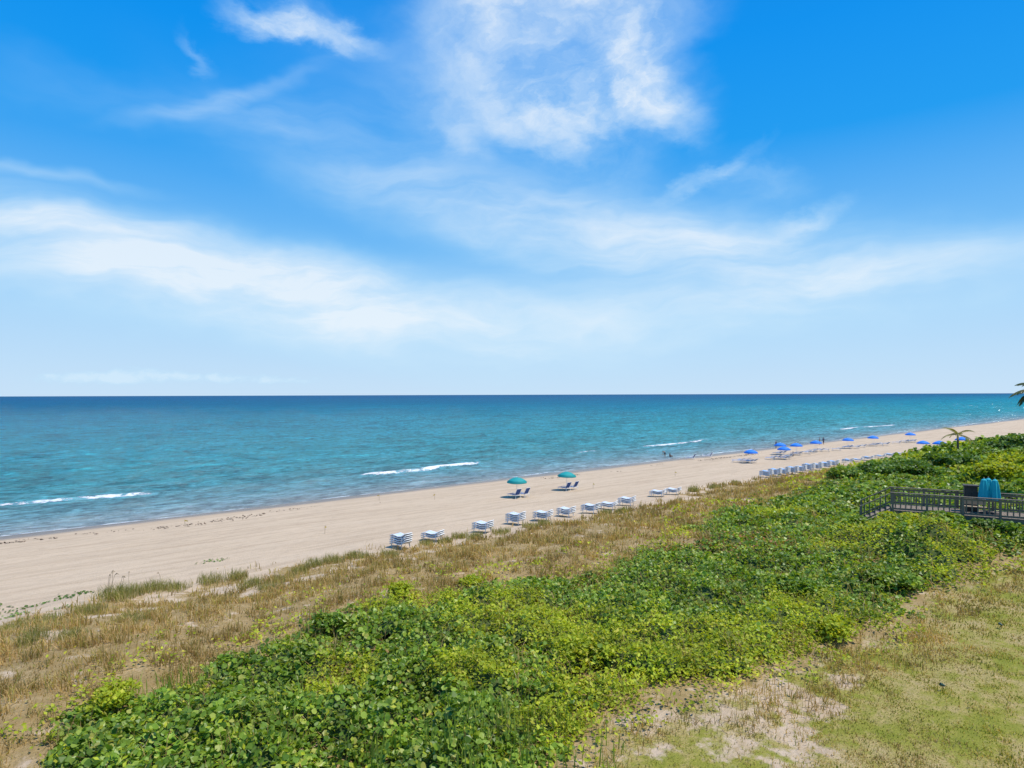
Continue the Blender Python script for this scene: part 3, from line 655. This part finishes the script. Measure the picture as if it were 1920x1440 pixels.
tuft(285,1108,.7,450,'grass tuft just right of the large stalked tuft',2,.5)
for i, (px, py) in enumerate([(395,1092),(445,1086),(505,1105),(525,1090),(590,1062),(625,1055),(662,1044),(680,1046),(800,1022),(835,1018),(862,1008),(890,1010),(940,1000),(995,990),(1020,985),(1135,964),(1165,962),(170,1150),(30,1180),(95,1165),(130,1195),(245,1165),(60,1205),(330,1105),(470,1100),(560,1075),(730,1045),(1300,922),(1340,915),(1380,908)]):
    tuft(px, py, random.uniform(.45, .75), 260, 'small grass tuft where the dune meets the sand', 0, random.uniform(.28, .42), 'small grass tufts along the dune edge')
PALM = leafmat('palm_leaflet', [(0, (.04, .07, .02)), (.6, (.08, .12, .03)), (1, (.20, .17, .06))], .25, .45)
PALMD = leafmat('yellowing_palm_leaflet', [(0, (.18, .17, .05)), (.5, (.27, .26, .08)), (.8, (.38, .30, .13)), (1, (.26, .31, .08))], .3, .6)
def palm(x, y, z, th, fl, nf, lb, mm, lw=.05, droop=1., lf=.24):
    e = empty('palm_tree', (x, y, z)); tag(e, lb, 'palm tree')
    MB().tube([(.0,0,-.3),(.1,.05,th*.4),(.12,.1,th*.8),(.1,.08,th)], [.19,.15,.13,.12], 10).build('trunk', BARK, e, True)
    for k in range(nf):
        a = k*2*PI/nf+random.uniform(-.15, .15); el = random.uniform(-.1, 1.15); pts = []; q = Vector((.1, .08, th)); L = fl*random.uniform(.85, 1.1)
        for i in range(13):
            pts.append(q.copy()); t = i/12; ee = el-droop*1.7*t
            q = q+Vector((math.cos(a)*math.cos(ee), math.sin(a)*math.cos(ee), math.sin(ee)))*L/12
        f = MB().tube(pts, [.025*(1-i/14) for i in range(13)], 5).build('frond', BARK, e)
        V = []; side = Vector((-math.sin(a), math.cos(a), 0))
        for i in range(1, 12):
            tan = (pts[i+1]-pts[i-1]).normalized()
            for s in (-1, 1):
                for o_ in (0., .33, .66):
                    p0 = pts[i].lerp(pts[i+1], o_); ll = L*lf*math.sin(PI*min(1, (i+o_)/12*.85+.15))+.05
                    dv = (side*s*.8+tan*.55+Vector((0, 0, -.35*droop+random.uniform(-.15, .15)))).normalized()
                    V += [p0-tan*lw*.5, p0+tan*lw*.5, p0+dv*ll*.6+tan*lw*.5-Vector((0, 0, .02)), p0+dv*ll-Vector((0, 0, ll*.2))]
        V = np.array([tuple(q) for q in V]); mesh_np('leaflets', [(V, np.arange(len(V)).reshape(-1, 4), 0)], [mm], parent=f)
yy = 92.; xx = (1795-960)/1200*yy; uu, vv = xy2uv(xx, yy); zz = float(zt(uu, vv))
palm(xx, yy, zz, 12-78*yy/1200-zz, 2.7, 9, 'small palm with spreading yellowed fronds rising from the shrubs', PALMD, .07, .85, .15)
palm(46.0, 55.5, 2.5, 9.6, 2.6, 22, 'palm with dark fronds reaching in from the right edge', PALM, .09, .9)
# ------------------------------------------------------------------ lawn lights
BLK = plain('black_plastic', (.02, .02, .02), (.03, .03, .03), .5)
def spot():
    r = empty('garden_light'); MB().tube([(0,0,-.05),(0,0,.16)], .012).build('stake', BLK, r)
    MB().tube([(-.05,0,.17),(.03,0,.2),(.08,0,.215)], [.03,.045,.055], 10).build('lamp_head', plain('green_plastic', (.02,.07,.05)), r); return r
g1 = spot()
for i, (px, py) in enumerate([(1877,1180),(1768,1296)]):
    o = g1 if i == 0 else copy_tree(g1); place(o, *at(px, py), 2+i); tag(o, ['small dark garden light on the lawn nearer the right edge', 'small dark garden light on the lawn beside the dry grass'][i], 'garden light', 'garden lights on the lawn')
# ------------------------------------------------------------------ people
HAIR = plain('dark_hair', (.02, .014, .01)); SWIM = plain('dark_swimwear', (.02, .025, .04)); SWIM2 = plain('navy_shirt', (.03, .05, .12))
BASEJ = dict(pel=(0,0,.93), spi=(0,0,1.13), che=(0,0,1.33), nec=(0,0,1.48), hea=(0,.015,1.57), top=(0,.01,1.66), nos=(0,.105,1.565),
  shL=(-.17,0,1.40), elL=(-.23,-.02,1.13), wrL=(-.25,.06,.90), shR=(.17,0,1.40), elR=(.23,-.02,1.13), wrR=(.25,.06,.90),
  hiL=(-.09,0,.88), knL=(-.10,.03,.50), anL=(-.10,0,.08), toL=(-.11,.17,.035), hiR=(.09,0,.88), knR=(.10,.03,.50), anR=(.10,0,.08), toR=(.11,.17,.035))
RAD = dict(pel=.125, spi=.115, che=.135, nec=.055, hea=.088, top=.06, nos=.012, sh=.062, el=.043, wr=.028, hi=.085, kn=.055, an=.037, to=.03)
def skin(name, V, E, rads, m, parent):
    me = bpy.data.meshes.new(name); me.from_pydata(V, E, []); me.materials.append(m)
    o = bpy.data.objects.new(name, me); col.objects.link(o); o.parent = parent
    md = o.modifiers.new('Skin', 'SKIN'); md.use_smooth_shade = True
    if not me.skin_vertices: return o
    for i, r in enumerate(rads): me.skin_vertices[0].data[i].radius = (r, r)
    me.skin_vertices[0].data[0].use_root = True
    sb = o.modifiers.new('Sub', 'SUBSURF'); sb.levels = sb.render_levels = 1; return o
def person(x, y, z, rz, lb, pose={}, tone=(.30, .18, .12), shirt=False):
    e = empty('person', (x, y, z), rz); tag(e, lb, 'person')
    J = dict(BASEJ); J.update(pose); keys = list(J); V = [J[k] for k in keys]; ix = {k: i for i, k in enumerate(keys)}
    rad = [RAD.get(k, RAD.get(k[:2], .05)) for k in keys]
    E = [(ix[a], ix[b]) for a, b in [('pel','spi'),('spi','che'),('che','nec'),('nec','hea'),('hea','top'),('hea','nos'),('che','shL'),('shL','elL'),('elL','wrL'),('che','shR'),('shR','elR'),('elR','wrR'),('pel','hiL'),('hiL','knL'),('knL','anL'),('anL','toL'),('pel','hiR'),('hiR','knR'),('knR','anR'),('anR','toR')]]
    for s in 'LR':
        w = Vector(J['wr'+s]); el = Vector(J['el'+s]); dr = (w-el).normalized(); sd = dr.cross(Vector((1, 0, 0))).normalized(); nr = dr.cross(sd)
        V.append(tuple(w+dr*.05)); pi = len(V)-1; rad.append(.03); E.append((ix['wr'+s], pi))
        for q in range(4):
            b_ = w+dr*.085+sd*(.027*(q-1.5)); V.append(tuple(b_)); rad.append(.011); E.append((pi, len(V)-1))
            V.append(tuple(b_+dr*(.04+.006*(q in (1, 2)))+nr*.008)); rad.append(.009); E.append((len(V)-2, len(V)-1))
            V.append(tuple(b_+dr*(.065+.012*(q in (1, 2)))+nr*.026)); rad.append(.008); E.append((len(V)-2, len(V)-1))
        V.append(tuple(w+dr*.055+sd*.05)); rad.append(.012); E.append((pi, len(V)-1)); V.append(tuple(w+dr*.09+sd*.062+nr*.015)); rad.append(.009); E.append((len(V)-2, len(V)-1))
    skin('body', V, E, rad, plain('skin_tone', tone, tuple(c*.85 for c in tone), .55), e)
    mid = lambda a, b, t: tuple(Vector(J[a]).lerp(Vector(J[b]), t))
    skin('shorts', [J['pel'], J['hiL'], mid('hiL','knL',.55), J['hiR'], mid('hiR','knR',.55), mid('pel','spi',.4)], [(0,1),(1,2),(0,3),(3,4),(0,5)], [.142,.102,.085,.102,.085,.13], SWIM, e)
    if shirt: skin('shirt', [J['che'], J['spi'], J['pel'], J['shL'], mid('shL','elL',.6), J['shR'], mid('shR','elR',.6)], [(0,1),(1,2),(0,3),(3,4),(0,5),(5,6)], [.15,.132,.135,.076,.062,.076,.062], SWIM2, e)
    h = MB(); r = bmesh.ops.create_icosphere(h.bm, subdivisions=2, radius=.105)
    hd = Vector(J['hea']); up = (Vector(J['top'])-hd).normalized(); fw = (Vector(J['nos'])-hd).normalized()
    dl = [v for v in r['verts'] if v.co.z < -.02 or (v.co.y > .05 and v.co.z < .045)]
    bmesh.ops.delete(h.bm, geom=dl, context='VERTS')
    rt = fw.cross(up).normalized(); fw = up.cross(rt); M = Matrix((rt, fw, up)).transposed().to_4x4(); M.translation = hd+up*.045-fw*.012
    bmesh.ops.transform(h.bm, matrix=M, verts=h.bm.verts); h.build('hair', HAIR, e, True)
WALK = dict(knL=(-.1,.2,.52), anL=(-.1,.25,.12), toL=(-.11,.42,.1), knR=(.1,-.05,.5), anR=(.1,-.28,.14), toR=(.1,-.16,.035), elL=(-.24,-.15,1.15), wrL=(-.25,-.1,.92), elR=(.24,.1,1.14), wrR=(.24,.28,.98))
BEND = dict(spi=(0,.1,1.08), che=(0,.3,1.12), nec=(0,.43,1.14), hea=(0,.53,1.13), top=(0,.60,1.17), nos=(0,.57,1.03), shL=(-.17,.34,1.14), elL=(-.2,.38,.86), wrL=(-.17,.46,.62), shR=(.17,.34,1.14), elR=(.2,.38,.86), wrR=(.17,.46,.62))
SIT = dict(pel=(0,0,.13), spi=(0,-.03,.33), che=(0,-.02,.53), nec=(0,0,.68), hea=(0,.02,.77), top=(0,.015,.86), nos=(0,.11,.765), shL=(-.17,-.01,.60), elL=(-.24,.05,.35), wrL=(-.18,.26,.40), shR=(.17,-.01,.60), elR=(.24,.05,.35), wrR=(.18,.26,.40), hiL=(-.09,.04,.12), knL=(-.12,.42,.42), anL=(-.12,.62,.08), toL=(-.12,.79,.03), hiR=(.09,.04,.12), knR=(.12,.42,.42), anR=(.12,.62,.08), toR=(.12,.79,.03))
def pp(px, py, rz, lb, pose={}, **k):
    x, y, z = at(px, py); person(x, y, z, rz, lb, pose, **k)
pp(1247, 858, .6, 'person in dark swimwear bending over at the waterline', BEND)
pp(1256, 858, -1.2, 'person in dark swimwear sitting at the waterline', SIT, tone=(.2, .12, .08))
pp(1537, 834, .9, 'person in dark shirt standing on far beach, left of the pair', {}, shirt=True)
pp(1544, 834, -.8, 'person walking on far beach, right of the pair', WALK, shirt=True, tone=(.22, .13, .09))
pp(1455, 841, .5, 'person standing near water behind the close blue parasols', {}, shirt=True)
pp(1487, 856, SEA-PI/2, 'person sitting on sand among the blue loungers', SIT, tone=(.25, .15, .1))

# ------------------------------------------------------------------ light, sky
SE, SA = R(66), R(95)
sd = Vector((math.sin(SA)*math.cos(SE), math.cos(SA)*math.cos(SE), math.sin(SE)))
sl = bpy.data.lights.new('sun', 'SUN'); sl.energy = 5.0; sl.angle = R(.5); sl.color = (1, .955, .87)
so = bpy.data.objects.new('sun', sl); col.objects.link(so); so.rotation_euler = sd.to_track_quat('Z', 'Y').to_euler(); so.location = (0, 0, 60)
w = bpy.data.worlds.new('World'); sc.world = w; w.use_nodes = True; nt = w.node_tree
bg = nt.nodes['Background']; ST_ = .10; bg.inputs[1].default_value = ST_
sky = nd(nt, 'ShaderNodeTexSky', sky_type='NISHITA'); sky.sun_disc = False; sky.sun_elevation = SE; sky.sun_rotation = SA; sky.altitude = 10; sky.air_density = 1.; sky.dust_density = .6; sky.ozone_density = 2.
tc = nd(nt, 'ShaderNodeTexCoord'); sp = nd(nt, 'ShaderNodeSeparateXYZ'); nt.links.new(tc.outputs['Generated'], sp.inputs[0])
az = mth(nt, 'ARCTAN2', sp.outputs[0], sp.outputs[1]); el = mth(nt, 'ARCSINE', sp.outputs[2])
cb = nd(nt, 'ShaderNodeCombineXYZ'); nt.links.new(az, cb.inputs[0]); nt.links.new(el, cb.inputs[1]); ae = cb.outputs[0]
def vmath(op, a, b=None, sc_=None):
    n = nd(nt, 'ShaderNodeVectorMath', operation=op); setin(nt, n.inputs[0], a)
    if b is not None: setin(nt, n.inputs[1], b)
    if sc_ is not None: n.inputs['Scale'].default_value = sc_
    return n.outputs['Value'] if op == 'LENGTH' else n.outputs[0]
def mapv(v, loc=(0,0,0), rot=0, scale=(1,1,1), tp='POINT'):
    n = nd(nt, 'ShaderNodeMapping', vector_type=tp); nt.links.new(v, n.inputs[0])
    n.inputs['Location'].default_value = loc; n.inputs['Rotation'].default_value = (0, 0, rot); n.inputs['Scale'].default_value = scale; return n.outputs[0]
wn = noise(nt, mapv(ae, scale=(1, 1.6, 1)), 4.5, 4, .55, 0, 1)
warp = vmath('ADD', ae, vmath('SCALE', vmath('SUBTRACT', wn, (.5, .5, .5)), sc_=.10))
wn2 = noise(nt, mapv(ae, rot=R(-35), scale=(1, 2, 1)), 12, 7, .64, .2, 1)
warp2 = vmath('ADD', warp, vmath('SCALE', vmath('SUBTRACT', wn2, (.5, .5, .5)), sc_=.06))
def blob(px, py, rx, ry, rot, strg, src):
    dx = px-CX; a = math.atan2(dx, F); e = math.atan2(HY-py, math.hypot(F, dx))
    ln = vmath('LENGTH', mapv(src, (a, e, 0), R(rot), (rx/F, ry/F, 1), 'TEXTURE'))
    return mth(nt, 'MULTIPLY', mapr(nt, ln, 1.7, .0), strg)
def total(lst, src):
    t = None
    for b_ in lst:
        q = blob(*b_, src); t = q if t is None else mth(nt, 'ADD', t, q)
    return t
dense = [(1060,20,200,80,0,.85),(1130,130,150,70,-15,.80),(1030,225,170,60,-18,.55),(930,110,180,120,20,.32),(1225,165,95,42,-35,.42),(870,265,60,26,-50,.25),
         (575,45,110,24,-3,.8),(560,15,50,24,10,.4),(375,80,28,12,-40,.16),(1335,318,75,15,25,.5),(1410,325,75,28,-15,.3),(1505,412,70,22,14,.45)]
veil = [(120,465,400,60,-7,.60),(500,545,520,75,-12,.60),(880,590,560,75,-3,.58),(1050,410,500,80,-12,.50),(1300,470,400,70,-8,.46),(1580,545,400,55,4,.52),(430,165,150,14,20,.36),(330,185,300,30,4,.14),(800,130,300,110,14,.16),
        (60,300,150,12,-4,.28),(700,330,300,60,-22,.16),(60,410,180,18,0,.36)]
low = [(120,708,70,12,0,.6),(260,703,75,16,0,.85),(430,708,85,12,0,.7),(560,713,70,9,0,.55),(1110,713,30,10,0,.3)]
n_d = noise(nt, mapv(warp2, rot=R(-30), scale=(5, 9, 1)), 1, 8, .6, .25)
n_v = noise(nt, mapv(warp, rot=R(8), scale=(2.4, 12, 1)), 1, 8, .58, .2)
n_l = noise(nt, mapv(ae, scale=(34, 60, 1)), 1, 6, .65, .3)
td = total(dense, warp2)
dn = mth(nt, 'MULTIPLY', mth(nt, 'MINIMUM', mth(nt, 'MULTIPLY', td, 1.35), 1.08), mapr(nt, n_d, .26, .70, .22, 1.02))
dn = mth(nt, 'MINIMUM', dn, 1.)
vl = mth(nt, 'MULTIPLY', total(veil, warp), mapr(nt, n_v, .24, .74, .34, 1.12))
vl = mth(nt, 'MINIMUM', vl, .82)
lw_ = mapr(nt, mth(nt, 'ADD', total(low, ae), mth(nt, 'MULTIPLY_ADD', n_l, 1.4, -.95)), .1, .65, 0, .5)
alpha = mth(nt, 'ADD', dn, mth(nt, 'MULTIPLY', vl, mth(nt, 'SUBTRACT', 1., dn)))
alpha = mth(nt, 'MAXIMUM', alpha, lw_)
alpha = mth(nt, 'MINIMUM', mth(nt, 'MAXIMUM', alpha, 0.), .95)
air = ramp(nt, mapr(nt, el, 0, .6, 0, 1, False), [(0, (.58, .77, .96)), (.19, (.42, .69, .97)), (.36, (.17, .505, .94)), (.60, (.012, .34, .90)), (.82, (.001, .29, .88)), (1, (.001, .255, .82))])
air = mixc(nt, 1., air, (1/ST_, 1/ST_, 1/ST_), 'MULTIPLY')
scol = mixc(nt, .96, sky.outputs[0], air)
ccol = mixc(nt, alpha, (.50/ST_, .82/ST_, 1.02/ST_), (.93/ST_, .955/ST_, .985/ST_))
fin = mixc(nt, alpha, scol, ccol)
nt.links.new(fin, bg.inputs[0])
# ------------------------------------------------------------------ camera
cam = bpy.data.cameras.new('camera'); co = bpy.data.objects.new('camera', cam); col.objects.link(co)
co.location = (0, 0, H); co.rotation_euler = (PI/2, ROLL, 0)
cam.sensor_width = 36; cam.lens = 36*F/1920; cam.shift_y = 20/1920; cam.clip_end = 200000; cam.clip_start = .1
sc.camera = co
sc.view_settings.view_transform = 'Standard'; sc.view_settings.look = 'None'; sc.view_settings.exposure = 0
